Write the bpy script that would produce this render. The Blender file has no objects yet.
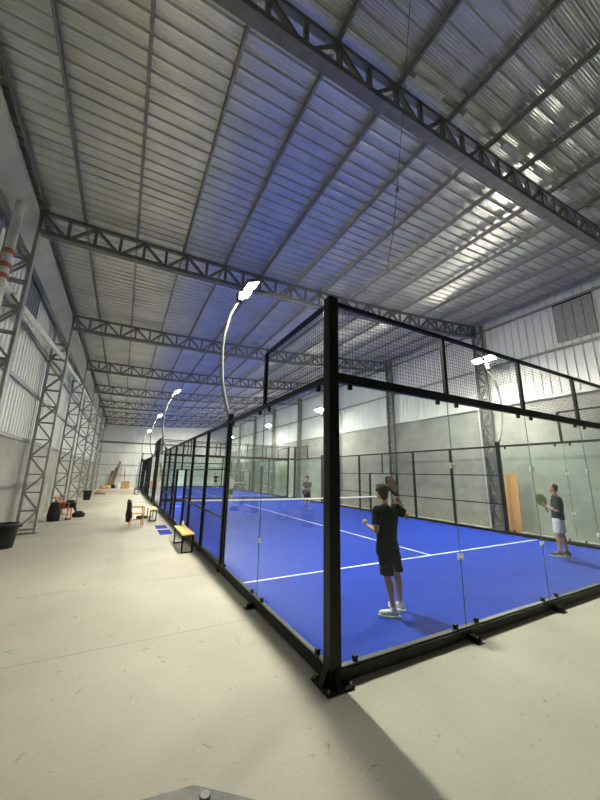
import bpy, bmesh, math, random
from mathutils import Vector, Matrix
random.seed(7)
sc = bpy.context.scene
COL = sc.collection
PI = math.pi

# ------------------------------------------------------------------ camera
f_px, yaw, pitch, roll, cx, cy, cz = 321.134, .4935, .2254, .0176, -1.9962, -2.9647, 1.9354
fw = Vector((math.sin(yaw)*math.cos(pitch), math.cos(yaw)*math.cos(pitch), math.sin(pitch)))
rt = Vector((math.cos(yaw), -math.sin(yaw), 0)); up = rt.cross(fw)
c_, s_ = math.cos(roll), math.sin(roll)
r2 = c_*rt + s_*up; u2 = -s_*rt + c_*up
cam_d = bpy.data.cameras.new('camera'); cam = bpy.data.objects.new('camera', cam_d); COL.objects.link(cam)
M = Matrix((r2, u2, -fw)).transposed().to_4x4(); M.translation = Vector((cx, cy, cz))
cam.matrix_world = M
cam_d.sensor_fit = 'HORIZONTAL'; cam_d.sensor_width = 36; cam_d.lens = 36*f_px/600
cam_d.clip_start = .02; cam_d.clip_end = 300
sc.camera = cam
sc.view_settings.view_transform = 'Standard'; sc.view_settings.look = 'None'
sc.view_settings.gamma = 1; sc.view_settings.use_curve_mapping = False
sc.view_settings.exposure = 1.1

# ------------------------------------------------------------------ materials
def new_mat(name):
    m = bpy.data.materials.new(name); m.use_nodes = True
    nt = m.node_tree; return m, nt, nt.nodes['Principled BSDF']
def noise_ramp(nt, c1, c2, scale, detail=4, dist=0, lo=.3, hi=.7, stretch=None):
    tc = nt.nodes.new('ShaderNodeTexCoord'); mp = nt.nodes.new('ShaderNodeMapping')
    if stretch: mp.inputs['Scale'].default_value = stretch
    n = nt.nodes.new('ShaderNodeTexNoise'); n.inputs['Scale'].default_value = scale; n.inputs['Detail'].default_value = detail
    n.inputs['Distortion'].default_value = dist
    r = nt.nodes.new('ShaderNodeValToRGB'); r.color_ramp.elements[0].position = lo; r.color_ramp.elements[1].position = hi
    r.color_ramp.elements[0].color = (*c1, 1); r.color_ramp.elements[1].color = (*c2, 1)
    nt.links.new(tc.outputs['Object'], mp.inputs['Vector']); nt.links.new(mp.outputs['Vector'], n.inputs['Vector'])
    nt.links.new(n.outputs['Fac'], r.inputs['Fac'])
    return r, n, mp
def mat(name, col, rough=.5, metal=0, var=.12, scale=6, bump=0, bscale=60, spec=.5, stretch=None):
    m, nt, b = new_mat(name)
    c1 = tuple(c*(1-var) for c in col); c2 = tuple(min(1, c*(1+var)) for c in col)
    r, n, mp = noise_ramp(nt, c1, c2, scale, stretch=stretch)
    nt.links.new(r.outputs['Color'], b.inputs['Base Color'])
    b.inputs['Roughness'].default_value = rough; b.inputs['Metallic'].default_value = metal
    b.inputs['Specular IOR Level'].default_value = spec
    if bump:
        n2 = nt.nodes.new('ShaderNodeTexNoise'); n2.inputs['Scale'].default_value = bscale; n2.inputs['Detail'].default_value = 3
        nt.links.new(mp.outputs['Vector'], n2.inputs['Vector'])
        bp = nt.nodes.new('ShaderNodeBump'); bp.inputs['Strength'].default_value = bump; bp.inputs['Distance'].default_value = .01
        nt.links.new(n2.outputs['Fac'], bp.inputs['Height']); nt.links.new(bp.outputs['Normal'], b.inputs['Normal'])
    return m

BLACK = mat('black_powder_coat', (.006, .006, .0065), .45, spec=.3)
WIRE = mat('black_wire', (.014, .014, .015), .5)
def roof_mat():
    m, nt, b = new_mat('zinc_roof_sheet')
    r, n, mp = noise_ramp(nt, (.60, .61, .58), (.74, .75, .72), 2.2)
    nt.links.new(r.outputs['Color'], b.inputs['Base Color']); b.inputs['Metallic'].default_value = .72; b.inputs['Roughness'].default_value = .30
    w = nt.nodes.new('ShaderNodeTexWave'); w.bands_direction = 'Y'; w.inputs['Scale'].default_value = 9; w.inputs['Distortion'].default_value = .6
    nt.links.new(mp.outputs['Vector'], w.inputs['Vector'])
    bp = nt.nodes.new('ShaderNodeBump'); bp.inputs['Strength'].default_value = .9; bp.inputs['Distance'].default_value = .0055
    nt.links.new(w.outputs['Fac'], bp.inputs['Height']); nt.links.new(bp.outputs['Normal'], b.inputs['Normal'])
    return m
GALV = mat('galvanised_steel', (.30, .305, .29), .5, .55, .15, 9)
GALVD = mat('dull_truss_steel', (.18, .182, .175), .55, .45, .2, 7)
PURL = mat('purlin_steel', (.36, .36, .345), .5, .5, .12, 5)
ALU = mat('aluminium_channel', (.09, .09, .082), .5, .3)
ROOF = roof_mat()
WSHEET = mat('pale_wall_sheet', (.68, .705, .68), .45, .15, .06, 2, stretch=(1, 1, .3))
GREYPATCH = mat('dull_grey_sheet', (.30, .31, .28), .6, 0)
DARKPATCH = mat('dark_blue_grey_sheet', (.12, .15, .18), .5, 0)
GALVM = mat('weathered_galvanised', (.13, .135, .125), .55, .3, .5, 12)
PVC = mat('white_pvc', (.72, .72, .66), .35)
RUST = mat('rust_coupling', (.38, .13, .06), .6)
GUTTER = mat('gutter_sheet', (.34, .335, .285), .6, .05, .1, 2)
TURF = mat('blue_turf', (.013, .044, .37), .8, 0, .12, 2.2, .5, 260, .12)
LINE = mat('white_line', (.80, .82, .85), .8)
NETM = mat('net_cord', (.02, .02, .03), .8)
WHITE = mat('white_band', (.82, .82, .80), .7)
YWOOD = mat('yellow_lacquered_wood', (.72, .47, .10), .4, 0, .12, 8, stretch=(1, 8, 1))
OWOOD = mat('orange_brown_wood', (.52, .20, .06), .45, 0, .2, 8, stretch=(1, 1, 8))
PLY = mat('plywood', (.72, .36, .12), .6, 0, .12, 6, stretch=(1, 1, .2))
TIMBER = mat('rough_timber', (.20, .14, .07), .8, 0, .2, 8, stretch=(1, 1, .2))
CARD = mat('brown_card', (.58, .34, .14), .8)
CLOTHK = mat('black_cloth', (.012, .012, .015), .85, 0, .3, 10, .4, 90)
NAVY = mat('near_black_navy_cloth', (.0045, .005, .009), .9, 0, .25, 9, .4, 80, .15)
SHORTK = mat('charcoal_shorts_cloth', (.010, .0095, .0085), .9, 0, .2, 9, .4, 80, .15)
SLATE = mat('slate_green_cloth', (.035, .052, .058), .9, 0, .15, 9, .4, 80, .2)
WCLOTH = mat('white_cloth', (.70, .72, .72), .85, 0, .06, 9, .4, 80)
GCLOTH = mat('grey_brown_cloth', (.11, .10, .085), .85)
GREYC = mat('grey_cloth', (.28, .28, .28), .85)
RED = mat('red_cloth', (.42, .04, .03), .8)
PINK = mat('pale_red_cloth', (.50, .26, .20), .8)
SKIN = mat('skin', (.46, .25, .17), .5, 0, .06, 14)
HAIR = mat('dark_hair', (.022, .014, .010), .7, 0, .3, 40, .6, 120)
HAIRB = mat('brown_hair', (.05, .032, .02), .7, 0, .3, 40, .6, 120)
SHOEW = mat('white_shoe', (.72, .72, .70), .6)
SHOEB = mat('brown_shoe', (.07, .045, .035), .7)
SOLE = mat('white_sole', (.75, .75, .72), .6)
RACKR = mat('dark_red_racket', (.20, .035, .025), .4, 0, .8, 22)
RACKG = mat('olive_racket', (.28, .30, .16), .45, 0, .25, 14)
GRIP = mat('grip', (.05, .05, .05), .8)
BALL = mat('pale_ball', (.75, .78, .60), .9)
BIN = mat('black_plastic', (.010, .013, .012), .35)
YBAG = mat('yellow_bag', (.55, .45, .15), .7)
EYE = mat('eye_white', (.7, .7, .68), .3)
IRIS = mat('iris', (.02, .015, .01), .3)
LIP = mat('lip', (.32, .12, .10), .5)

def floor_mat():
    m, nt, b = new_mat('screeded_concrete')
    r, n, mp = noise_ramp(nt, (.37, .355, .29), (.475, .457, .378), .7, 6, .3, .3, .72)
    # fine speckle
    n2 = nt.nodes.new('ShaderNodeTexNoise'); n2.inputs['Scale'].default_value = 38; n2.inputs['Detail'].default_value = 5
    nt.links.new(mp.outputs['Vector'], n2.inputs['Vector'])
    r2_ = nt.nodes.new('ShaderNodeValToRGB'); r2_.color_ramp.elements[0].position = .32; r2_.color_ramp.elements[1].position = .52
    r2_.color_ramp.elements[0].color = (.91, .905, .89, 1); r2_.color_ramp.elements[1].color = (1, 1, 1, 1)
    nt.links.new(n2.outputs['Fac'], r2_.inputs['Fac'])
    mx = nt.nodes.new('ShaderNodeMixRGB'); mx.blend_type = 'MULTIPLY'; mx.inputs['Fac'].default_value = .8
    nt.links.new(r.outputs['Color'], mx.inputs['Color1']); nt.links.new(r2_.outputs['Color'], mx.inputs['Color2'])
    # sparse dark scuffs
    n3 = nt.nodes.new('ShaderNodeTexNoise'); n3.inputs['Scale'].default_value = 9; n3.inputs['Detail'].default_value = 8; n3.inputs['Distortion'].default_value = 1.2
    nt.links.new(mp.outputs['Vector'], n3.inputs['Vector'])
    r3 = nt.nodes.new('ShaderNodeValToRGB'); r3.color_ramp.elements[0].position = .27; r3.color_ramp.elements[1].position = .34
    r3.color_ramp.elements[0].color = (.62, .62, .6, 1); r3.color_ramp.elements[1].color = (1, 1, 1, 1)
    nt.links.new(n3.outputs['Fac'], r3.inputs['Fac'])
    mx2 = nt.nodes.new('ShaderNodeMixRGB'); mx2.blend_type = 'MULTIPLY'; mx2.inputs['Fac'].default_value = 1
    nt.links.new(mx.outputs['Color'], mx2.inputs['Color1']); nt.links.new(r3.outputs['Color'], mx2.inputs['Color2'])
    # broom ridges across the walkway
    w = nt.nodes.new('ShaderNodeTexWave'); w.inputs['Scale'].default_value = 5.5; w.inputs['Distortion'].default_value = 6
    w.bands_direction = 'X'; w.inputs['Detail'].default_value = 2
    nt.links.new(mp.outputs['Vector'], w.inputs['Vector'])
    w2 = nt.nodes.new('ShaderNodeTexWave'); w2.inputs['Scale'].default_value = 1.1; w2.inputs['Distortion'].default_value = 1.2
    w2.bands_direction = 'Y'; w2.inputs['Detail'].default_value = 2
    nt.links.new(mp.outputs['Vector'], w2.inputs['Vector'])
    ad = nt.nodes.new('ShaderNodeMath'); ad.operation = 'ADD'
    nt.links.new(w.outputs['Fac'], ad.inputs[0]); nt.links.new(w2.outputs['Fac'], ad.inputs[1])
    ad2 = nt.nodes.new('ShaderNodeMath'); ad2.operation = 'ADD'
    nt.links.new(ad.outputs[0], ad2.inputs[0]); nt.links.new(n2.outputs['Fac'], ad2.inputs[1])
    bp = nt.nodes.new('ShaderNodeBump'); bp.inputs['Strength'].default_value = .025; bp.inputs['Distance'].default_value = .006
    nt.links.new(ad2.outputs[0], bp.inputs['Height']); nt.links.new(bp.outputs['Normal'], b.inputs['Normal'])
    nt.links.new(mx2.outputs['Color'], b.inputs['Base Color']); b.inputs['Roughness'].default_value = .6
    b.inputs['Specular IOR Level'].default_value = .3
    return m
FLOOR = floor_mat()

def block_mat():
    m, nt, b = new_mat('rendered_block')
    tc = nt.nodes.new('ShaderNodeTexCoord'); sp = nt.nodes.new('ShaderNodeSeparateXYZ'); cb = nt.nodes.new('ShaderNodeCombineXYZ')
    nt.links.new(tc.outputs['Object'], sp.inputs[0]); nt.links.new(sp.outputs['Y'], cb.inputs['X']); nt.links.new(sp.outputs['Z'], cb.inputs['Y'])
    br = nt.nodes.new('ShaderNodeTexBrick'); br.inputs['Scale'].default_value = 1
    br.inputs['Brick Width'].default_value = .4; br.inputs['Row Height'].default_value = .2; br.inputs['Mortar Size'].default_value = .006
    br.inputs['Color1'].default_value = (.36, .37, .335, 1); br.inputs['Color2'].default_value = (.40, .41, .37, 1); br.inputs['Mortar'].default_value = (.33, .335, .31, 1)
    nt.links.new(cb.outputs[0], br.inputs['Vector'])
    n = nt.nodes.new('ShaderNodeTexNoise'); n.inputs['Scale'].default_value = 1.1; n.inputs['Detail'].default_value = 6
    nt.links.new(tc.outputs['Object'], n.inputs['Vector'])
    r = nt.nodes.new('ShaderNodeValToRGB'); r.color_ramp.elements[0].position = .3; r.color_ramp.elements[1].position = .7
    r.color_ramp.elements[0].color = (.78, .78, .78, 1); r.color_ramp.elements[1].color = (1.0, 1.0, 1.0, 1)
    nt.links.new(n.outputs['Fac'], r.inputs['Fac'])
    mx = nt.nodes.new('ShaderNodeMixRGB'); mx.blend_type = 'MULTIPLY'; mx.inputs['Fac'].default_value = 1
    nt.links.new(br.outputs['Color'], mx.inputs['Color1']); nt.links.new(r.outputs['Color'], mx.inputs['Color2'])
    nt.links.new(mx.outputs['Color'], b.inputs['Base Color']); b.inputs['Roughness'].default_value = .9
    return m
BLOCK = block_mat()

def glass_mat():
    m = bpy.data.materials.new('tempered_glass'); m.use_nodes = True; nt = m.node_tree
    for n in list(nt.nodes): nt.nodes.remove(n)
    out = nt.nodes.new('ShaderNodeOutputMaterial')
    tr = nt.nodes.new('ShaderNodeBsdfTransparent'); tr.inputs['Color'].default_value = (.955, .985, .97, 1)
    gl = nt.nodes.new('ShaderNodeBsdfGlossy'); gl.inputs['Roughness'].default_value = .03; gl.inputs['Color'].default_value = (.95, 1, .97, 1)
    fr = nt.nodes.new('ShaderNodeFresnel'); fr.inputs['IOR'].default_value = 1.36
    ge = nt.nodes.new('ShaderNodeNewGeometry'); io = nt.nodes.new('ShaderNodeMapRange')      # same reflectance from both faces of the pane
    io.inputs['To Min'].default_value = 1.25; io.inputs['To Max'].default_value = 1/1.25
    nt.links.new(ge.outputs['Backfacing'], io.inputs['Value']); nt.links.new(io.outputs[0], fr.inputs['IOR'])
    mx = nt.nodes.new('ShaderNodeMixShader')
    nt.links.new(fr.outputs[0], mx.inputs[0]); nt.links.new(tr.outputs[0], mx.inputs[1]); nt.links.new(gl.outputs[0], mx.inputs[2])
    # dust film on the panes
    df = nt.nodes.new('ShaderNodeBsdfDiffuse'); df.inputs['Color'].default_value = (.72, .82, .76, 1)
    tl = nt.nodes.new('ShaderNodeBsdfTranslucent'); tl.inputs['Color'].default_value = (.72, .82, .76, 1)
    m2 = nt.nodes.new('ShaderNodeMixShader'); m2.inputs[0].default_value = .5
    nt.links.new(df.outputs[0], m2.inputs[1]); nt.links.new(tl.outputs[0], m2.inputs[2])
    m3 = nt.nodes.new('ShaderNodeMixShader'); m3.inputs[0].default_value = .004
    nt.links.new(mx.outputs[0], m3.inputs[1]); nt.links.new(m2.outputs[0], m3.inputs[2])
    nt.links.new(m3.outputs[0], out.inputs[0])
    return m
GLASS = glass_mat()
def emit(name, col, s):
    m, nt, b = new_mat(name); b.inputs['Base Color'].default_value = (.8, .8, .8, 1)
    b.inputs['Emission Color'].default_value = (*col, 1); b.inputs['Emission Strength'].default_value = s
    return m
EDGE = mat('dark_green_glass_edge', (.09, .14, .12), .3)
LENS = emit('lit_floodlight_lens', (1, .955, .80), 750)

# ------------------------------------------------------------------ mesh helper
class MB:
    def __init__(s): s.bm = bmesh.new()
    def box(s, x0, x1, y0, y1, z0, z1):
        v = [s.bm.verts.new(p) for p in ((x0,y0,z0),(x1,y0,z0),(x1,y1,z0),(x0,y1,z0),(x0,y0,z1),(x1,y0,z1),(x1,y1,z1),(x0,y1,z1))]
        for q in ((3,2,1,0),(4,5,6,7),(0,1,5,4),(1,2,6,5),(2,3,7,6),(3,0,4,7)): s.bm.faces.new([v[i] for i in q])
        return s
    def bar(s, a, b, w, h=None, upv=(0,0,1)):       # oriented bar from a to b; h measured along upv
        a, b = Vector(a), Vector(b); h = h or w; d = (b-a)
        if d.length < 1e-6: return s
        d.normalize(); u = Vector(upv); 
        if abs(d.dot(u)) > .99: u = Vector((1,0,0))
        sd = d.cross(u).normalized(); u = sd.cross(d).normalized()
        vs = []
        for p in (a, b):
            for i, j in ((-1,-1),(1,-1),(1,1),(-1,1)): vs.append(s.bm.verts.new(p + sd*(i*w/2) + u*(j*h/2)))
        for q in ((3,2,1,0),(4,5,6,7),(0,1,5,4),(1,2,6,5),(2,3,7,6),(3,0,4,7)): s.bm.faces.new([vs[i] for i in q])
        return s
    def tube(s, pts, r, n=10, cap=True):
        pts = [Vector(p) for p in pts]; rs = r if isinstance(r, (list, tuple)) else [r]*len(pts); rings = []
        prev = None
        for i, p in enumerate(pts):
            d = (pts[min(i+1, len(pts)-1)] - pts[max(i-1, 0)]).normalized()
            if prev is None:
                u = Vector((0,0,1)) if abs(d.z) < .9 else Vector((0,1,0))
            else: u = prev
            sd = d.cross(u).normalized(); u = sd.cross(d).normalized(); prev = u
            rings.append([s.bm.verts.new(p + sd*math.cos(2*PI*k/n)*rs[i] + u*math.sin(2*PI*k/n)*rs[i]) for k in range(n)])
        for a, b in zip(rings, rings[1:]):
            for k in range(n): f = s.bm.faces.new((a[k], a[(k+1)%n], b[(k+1)%n], b[k])); f.smooth = True
        if cap: s.bm.faces.new(rings[0][::-1]); s.bm.faces.new(rings[-1])
        return s
    def ell(s, c, r, rot=None, seg=16, rings=10):
        c = Vector(c); r = (r, r, r) if isinstance(r, (int, float)) else r
        mt = Matrix.Translation(c) @ (rot.to_4x4() if rot else Matrix()) @ Matrix.Diagonal((*r, 1))
        o = bmesh.ops.create_uvsphere(s.bm, u_segments=seg, v_segments=rings, radius=1, matrix=mt)
        for v in o['verts']:
            for f in v.link_faces: f.smooth = True
        return s
    def cone(s, a, ra, b, rb, n=14):                 # limb with rounded ends
        a, b = Vector(a), Vector(b)
        s.tube([a, a.lerp(b, .33), a.lerp(b, .67), b], [ra, ra+(rb-ra)*.33, ra+(rb-ra)*.67, rb], n)
        s.ell(a, ra*.999, seg=12, rings=8); s.ell(b, rb*.999, seg=12, rings=8); return s
    def loft(s, rings, n=24):                        # rings: (center, rx, ry, angle); closed
        rr = []
        for c, rx, ry, an in rings:
            c = Vector(c); ca, sa = math.cos(an), math.sin(an); L = []
            for k in range(n):
                x, y = rx*math.cos(2*PI*k/n), ry*math.sin(2*PI*k/n)
                L.append(s.bm.verts.new(c + Vector((x*ca-y*sa, x*sa+y*ca, 0))))
            rr.append(L)
        for a, b in zip(rr, rr[1:]):
            for k in range(n): f = s.bm.faces.new((a[k], a[(k+1)%n], b[(k+1)%n], b[k])); f.smooth = True
        s.bm.faces.new(rr[0][::-1]); s.bm.faces.new(rr[-1]); return s
    def prism(s, poly, mtx, depth):                  # poly in local xy, extruded along local z by depth
        A = [s.bm.verts.new(mtx @ Vector((x, y, -depth/2))) for x, y in poly]; B = [s.bm.verts.new(mtx @ Vector((x, y, depth/2))) for x, y in poly]
        s.bm.faces.new(A[::-1]); s.bm.faces.new(B); n = len(A)
        for k in range(n): s.bm.faces.new((A[k], A[(k+1)%n], B[(k+1)%n], B[k]))
        return s
    def grid(s, fn, nu, nv, smooth=False):
        vs = [[s.bm.verts.new(fn(i, j)) for j in range(nv)] for i in range(nu)]
        for i in range(nu-1):
            for j in range(nv-1): f = s.bm.faces.new((vs[i][j], vs[i+1][j], vs[i+1][j+1], vs[i][j+1])); f.smooth = smooth
        return s
    def build(s, name, m, parent=None, bevel=0, loc=None):
        bmesh.ops.recalc_face_normals(s.bm, faces=s.bm.faces)
        me = bpy.data.meshes.new(name); s.bm.to_mesh(me); s.bm.free(); me.materials.append(m)
        o = bpy.data.objects.new(name, me); COL.objects.link(o)
        if parent: o.parent = parent
        if loc: o.location = loc
        if bevel:
            b = o.modifiers.new('bevel', 'BEVEL'); b.width = bevel; b.segments = 2; b.limit_method = 'ANGLE'
        return o
    def blob(s, name, m, parent=None, voxel=.008, smooth=4, wrinkle=0, wscale=.12):
        o = s.build(name, m, parent)
        r = o.modifiers.new('remesh', 'REMESH'); r.mode = 'VOXEL'; r.voxel_size = voxel; r.use_smooth_shade = True
        k = o.modifiers.new('smooth', 'SMOOTH'); k.factor = .6; k.iterations = smooth
        if wrinkle:
            t = bpy.data.textures.new(name+'_folds', 'CLOUDS'); t.noise_scale = wscale
            d = o.modifiers.new('folds', 'DISPLACE'); d.texture = t; d.strength = wrinkle; d.mid_level = .5; d.texture_coords = 'GLOBAL'
        return o
def empty(name, loc=(0,0,0), label=None, cat=None, group=None, rz=0):
    o = bpy.data.objects.new(name, None); COL.objects.link(o); o.location = loc; o.rotation_euler = (0,0,rz); o.empty_display_size = .1
    return tag(o, label, cat, group)
def tag(o, label=None, cat=None, group=None, kind=None):
    if label: o['label'] = label
    if cat: o['category'] = cat
    if group: o['group'] = group
    if kind: o['kind'] = kind
    return o
def struct(o): o['kind'] = 'structure'; return o
def copy_tree(o, parent=None):
    c = o.copy(); COL.objects.link(c); c.parent = parent
    for ch in list(KIDS.get(o.name, [])) or [x for x in bpy.data.objects if x.parent == o]: copy_tree(ch, c)
    return c
KIDS = {}
ORD = ['first','second','third','fourth','fifth','sixth','seventh','eighth','ninth','tenth','eleventh','twelfth','thirteenth','fourteenth','fifteenth','sixteenth']

# ------------------------------------------------------------------ the shed
XL, XR, YN, YF = -4.78, 11.2, -11.8, 42.65
def zr(x): return 7.38 if x < -3.9 else 7.45 + .035*x + .0045*x*x
BLKL, BLKR = 2.78, 4.78
fl = struct(MB().box(XL-.2, XR+.2, YN-.2, YF+.2, -.15, 0).build('floor', FLOOR))
jb = MB()
for y in (-1.2, 1.68, 3.92, 9.5, 15, 20.6, 26, 31.5, 37): jb.box(XL, -.06, y-.006, y+.006, 0, .0015)
jb.box(-2.02, -2.008, 3.92, 42.4, 0, .0015)
jb.build('control_joint', mat('joint_grout', (.36, .345, .30), .8), fl)

# ribbed roof sheets (real ribs every 0.215 m)
def rib_profile(y0, y1, pitch, w, h):
    pr = []; y = y0
    while y < y1:
        pr += [(y, 0), (y+w*.25, h), (y+w*.75, h), (y+w, 0)]; y += pitch
    pr.append((y1, 0)); return pr
pr = rib_profile(YN, YF, .215, .062, -.03)
xs = [XL + (XR-XL)*i/24 for i in range(25)]
mb = MB(); mb.grid(lambda i, j: Vector((xs[i], pr[j][0], zr(xs[i]) + .145 + pr[j][1])), len(xs), len(pr))
ceil = struct(mb.build('ceiling', ROOF))

# side walls: block below, ribbed sheet above
def sheet_wall(name, x, z0, ztop, sgn):
    p = rib_profile(YN, YF, .27, .07, .03*sgn)
    return struct(MB().grid(lambda i, j: Vector((x + p[j][1], p[j][0], (z0, ztop)[i])), 2, len(p)).build(name, WSHEET))
wl = struct(MB().box(XL-.15, XL+.02, YN, YF, 0, BLKL).build('wall_left', BLOCK))
sl = sheet_wall('wall_left', XL, BLKL, 7.45, 1)
wr = struct(MB().box(XR-.02, XR+.15, YN, YF, 0, BLKR).build('wall_right', BLOCK))
sr = sheet_wall('wall_right', XR, BLKR, zr(XR)+.16, -1)
p = rib_profile(XL, XR, .27, .07, -.03)
struct(MB().grid(lambda i, j: Vector((p[j][0], YF + p[j][1], (0, zr(p[j][0])+.16)[i])), 2, len(p)).build('wall_far', WSHEET))
struct(MB().box(XL, XR, YN-.15, YN, 0, 8.5).build('wall_near', BLOCK))
tr = struct(MB().box(XL+.02, XL+.07, YN, YF, BLKL-.04, BLKL+.06).build('trim_1', GALV))
tr = struct(MB().box(XR-.09, XR-.02, YN, YF, BLKR-.05, BLKR+.05).build('trim_2', WSHEET))
n = 3
for z in (4.25, 5.65):
    struct(MB().box(XL+.03, XL+.10, YN, YF, z-.05, z+.05).build('trim_%d' % n, GALV)); n += 1
for z in (6.42, 8.12):
    struct(MB().box(XR-.10, XR-.03, YN, YF, z-.04, z+.04).build('trim_%d' % n, GALV)); n += 1
for z, h in ((1.4, .05), (2.6, .05), (4.1, .05), (5.3, .22)):
    struct(MB().box(XL, XR, YF-.12, YF-.04, z-h/2, z+h/2).build('trim_%d' % n, GALVD)); n += 1
# openings in the sheets closed by darker panels
w1 = struct(MB().box(XL+.035, XL+.05, 7.1, 8.25, 6.1, 7.0).build('window_1', DARKPATCH))
f = MB()
for z in (6.1, 7.0): f.box(XL+.03, XL+.07, 7.05, 8.3, z-.025, z+.025)
for y in (7.08, 8.27): f.box(XL+.03, XL+.07, y-.025, y+.025, 6.1, 7.0)
for k in range(4): y = 7.33+.23*k; f.box(XL+.05, XL+.06, y-.01, y+.01, 6.1, 7.0)
f.build('window_frame', GALVD, w1)
w2 = struct(MB().box(XR-.055, XR-.035, .95, 2.1, 6.62, 8.02).build('window_2', GREYPATCH))
f = MB()
for k in range(5): y = .97+.28*k; f.box(XR-.065, XR-.055, y-.008, y+.008, 6.62, 8.02)
f.build('sheet_rib', GALVD, w2)
MB().box(XR-.07, XR-.05, .95, 2.1, 8.03, 8.08).build('dark_slot', BLACK, w2)

# box gutter under the left eave
g = MB()
prf = [(-4.72, 7.33), (-4.70, 6.93), (-4.52, 6.86), (-4.20, 7.17), (-4.20, 7.30)]
g.grid(lambda i, j: Vector((prf[j][0], (YN, YF)[i], prf[j][1])), 2, 5)
g.grid(lambda i, j: Vector((prf[j][0]+.004, (YN, YF)[i], prf[j][1]+.006)), 2, 5)
tag(g.build('eave_gutter', GUTTER), 'long folded sheet metal gutter under the left eave', 'gutter')

FR = [-.55 + 5.4*k for k in range(-1, 9)]          # frame lines -5.95 .. 42.65
FR = [y for y in FR if y < 42.0]; FR[1] = -.47
DEP = .57
def truss(y, label):
    t = empty('roof_truss', ((XL+XR)/2, y, zr(3)-DEP), label, 'truss', 'roof trusses across the shed')
    off = Vector(t.location)
    def L(x, z): return Vector((x, y, z)) - off
    xsn = [-4.15 + 14.95*i/20 for i in range(21)]
    for nm, dz, w, h in (('top_chord', -.05, .08, .07), ('bottom_chord', -DEP, .15, .05)):
        b = MB()
        for a, c in zip(xsn, xsn[1:]): b.bar(L(a, zr(a)+dz), L(c, zr(c)+dz), w, h)
        if nm == 'bottom_chord':
            for a, c in zip(xsn, xsn[1:]):
                for s in (-1, 1): b.bar(L(a, zr(a)+dz+.04)+Vector((0, s*.07, 0)), L(c, zr(c)+dz+.04)+Vector((0, s*.07, 0)), .008, .07)
        b.build(nm, GALVD, t)
    b = MB(); k = 0; x = -4.15; st = 14.95/30
    for k in range(31):
        xx = -4.15 + st*k
        b.bar(L(xx, zr(xx)-.07), L(xx, zr(xx)-DEP+.02), .06, .055, (0,1,0))
        if k < 30:
            x2 = xx + st
            a, c = ((xx, zr(xx)-.07), (x2, zr(x2)-DEP+.02)) if k % 2 == 0 else ((xx, zr(xx)-DEP+.02), (x2, zr(x2)-.07))
            b.bar(L(*a), L(*c), .06, .06, (0,1,0))
    b.build('web', GALVD, t)
    return t
tl = ['grey lattice roof truss passing just overhead of the near court corner', 'grey roof truss crossing behind the tall black corner post top']
for i, y in enumerate(FR):
    if i == 0: lab = 'grey roof truss behind the viewer near the entrance end'
    elif i == 1: lab = 'large dark lattice truss cutting the upper right of the photo, nearest overhead'
    else: lab = '%s grey lattice roof truss beyond the large one overhead, counted away from the viewer' % ORD[i-2]
    t = truss(y, lab)
    if i == 1:
        off = Vector(t.location)
        for xx in (.95, 2.05, 3.12, 4.2, 5.3, 6.5):      # short pale plates between purlins
            MB().bar(Vector((xx+.06, y-.21, zr(xx)+.01))-off, Vector((xx+.64, y-.21, zr(xx+.5)+.01))-off, .09, .03).build('pale_plate', WHITE, t)

def column(x_in, x_out, y, ztop, label, m=GALV, fl=(-.062, .062), rz=0):
    t = empty('lattice_column', ((x_in+x_out)/2, y, 0), label, 'column', 'lattice columns of the shed', rz)
    hx = abs(x_in-x_out)/2
    for s in (-1, 1):
        b = MB(); 
        for q in (-1, 1): b.box(s*hx-.025, s*hx+.025, q*.07-.012, q*.07+.012, 0, ztop)
        b.box(s*hx-(.03 if s < 0 else -.018), s*hx-(.018 if s < 0 else -.03), -.07, .07, 0, ztop)
        b.build('chord', m, t)
    b = MB(); z = .12; k = 0; st = .55
    while z + st < ztop:
        for q in fl:
            b.bar((-hx, q, z), (hx, q, z), .03, .04)
            b.bar(((-hx if k % 2 == 0 else hx), q, z), ((hx if k % 2 == 0 else -hx), q, z+st), .03, .04)
        z += st; k += 1
    b.build('lacing', m, t)
    MB().box(-hx-.08, hx+.08, -.14, .14, 0, .02).build('base_plate', GALVD, t)
    return t
for i, y in enumerate(FR):
    pos = 'behind the viewer' if i == 0 else ('level with the viewer, out of the left edge' if i == 1 else '%s beyond the viewer along the walkway' % ORD[i-2])
    column(-4.15, -4.6, y, 6.86, 'grey lattice steel column at the left wall, %s' % pos)
    column(10.72, 11.10, y, zr(10.8)-.05, 'grey lattice steel column at the right wall, %s' % pos.replace('along the walkway', 'behind the courts').replace('left edge', 'right edge'), GALVD, (-.062, .062), PI/2)
PX = [-4.12, -3.4, -2.34, -1.27, -.18, .89, 1.98, 3.0, 4.07, 5.2, 6.38, 7.5, 8.6, 9.7, 10.8]
for i, x in enumerate(PX):
    h = .10; b = MB(); w = .010
    z0 = zr(x)
    b.box(-.022, .022, YN, YF, z0, z0+w); b.box(-.022, -.012, YN, YF, z0, z0+h); b.box(-.022, .022, YN, YF, z0+h-w, z0+h); b.box(.012, .022, YN, YF, z0, z0+.03)
    o = b.build('roof_purlin', PURL, loc=(x, 0, 0))
    tag(o, '%s long steel purlin under the roof sheets, counted from the left eave' % ORD[i] if i < 16 else '', 'purlin', 'roof purlins running the length of the shed')

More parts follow.
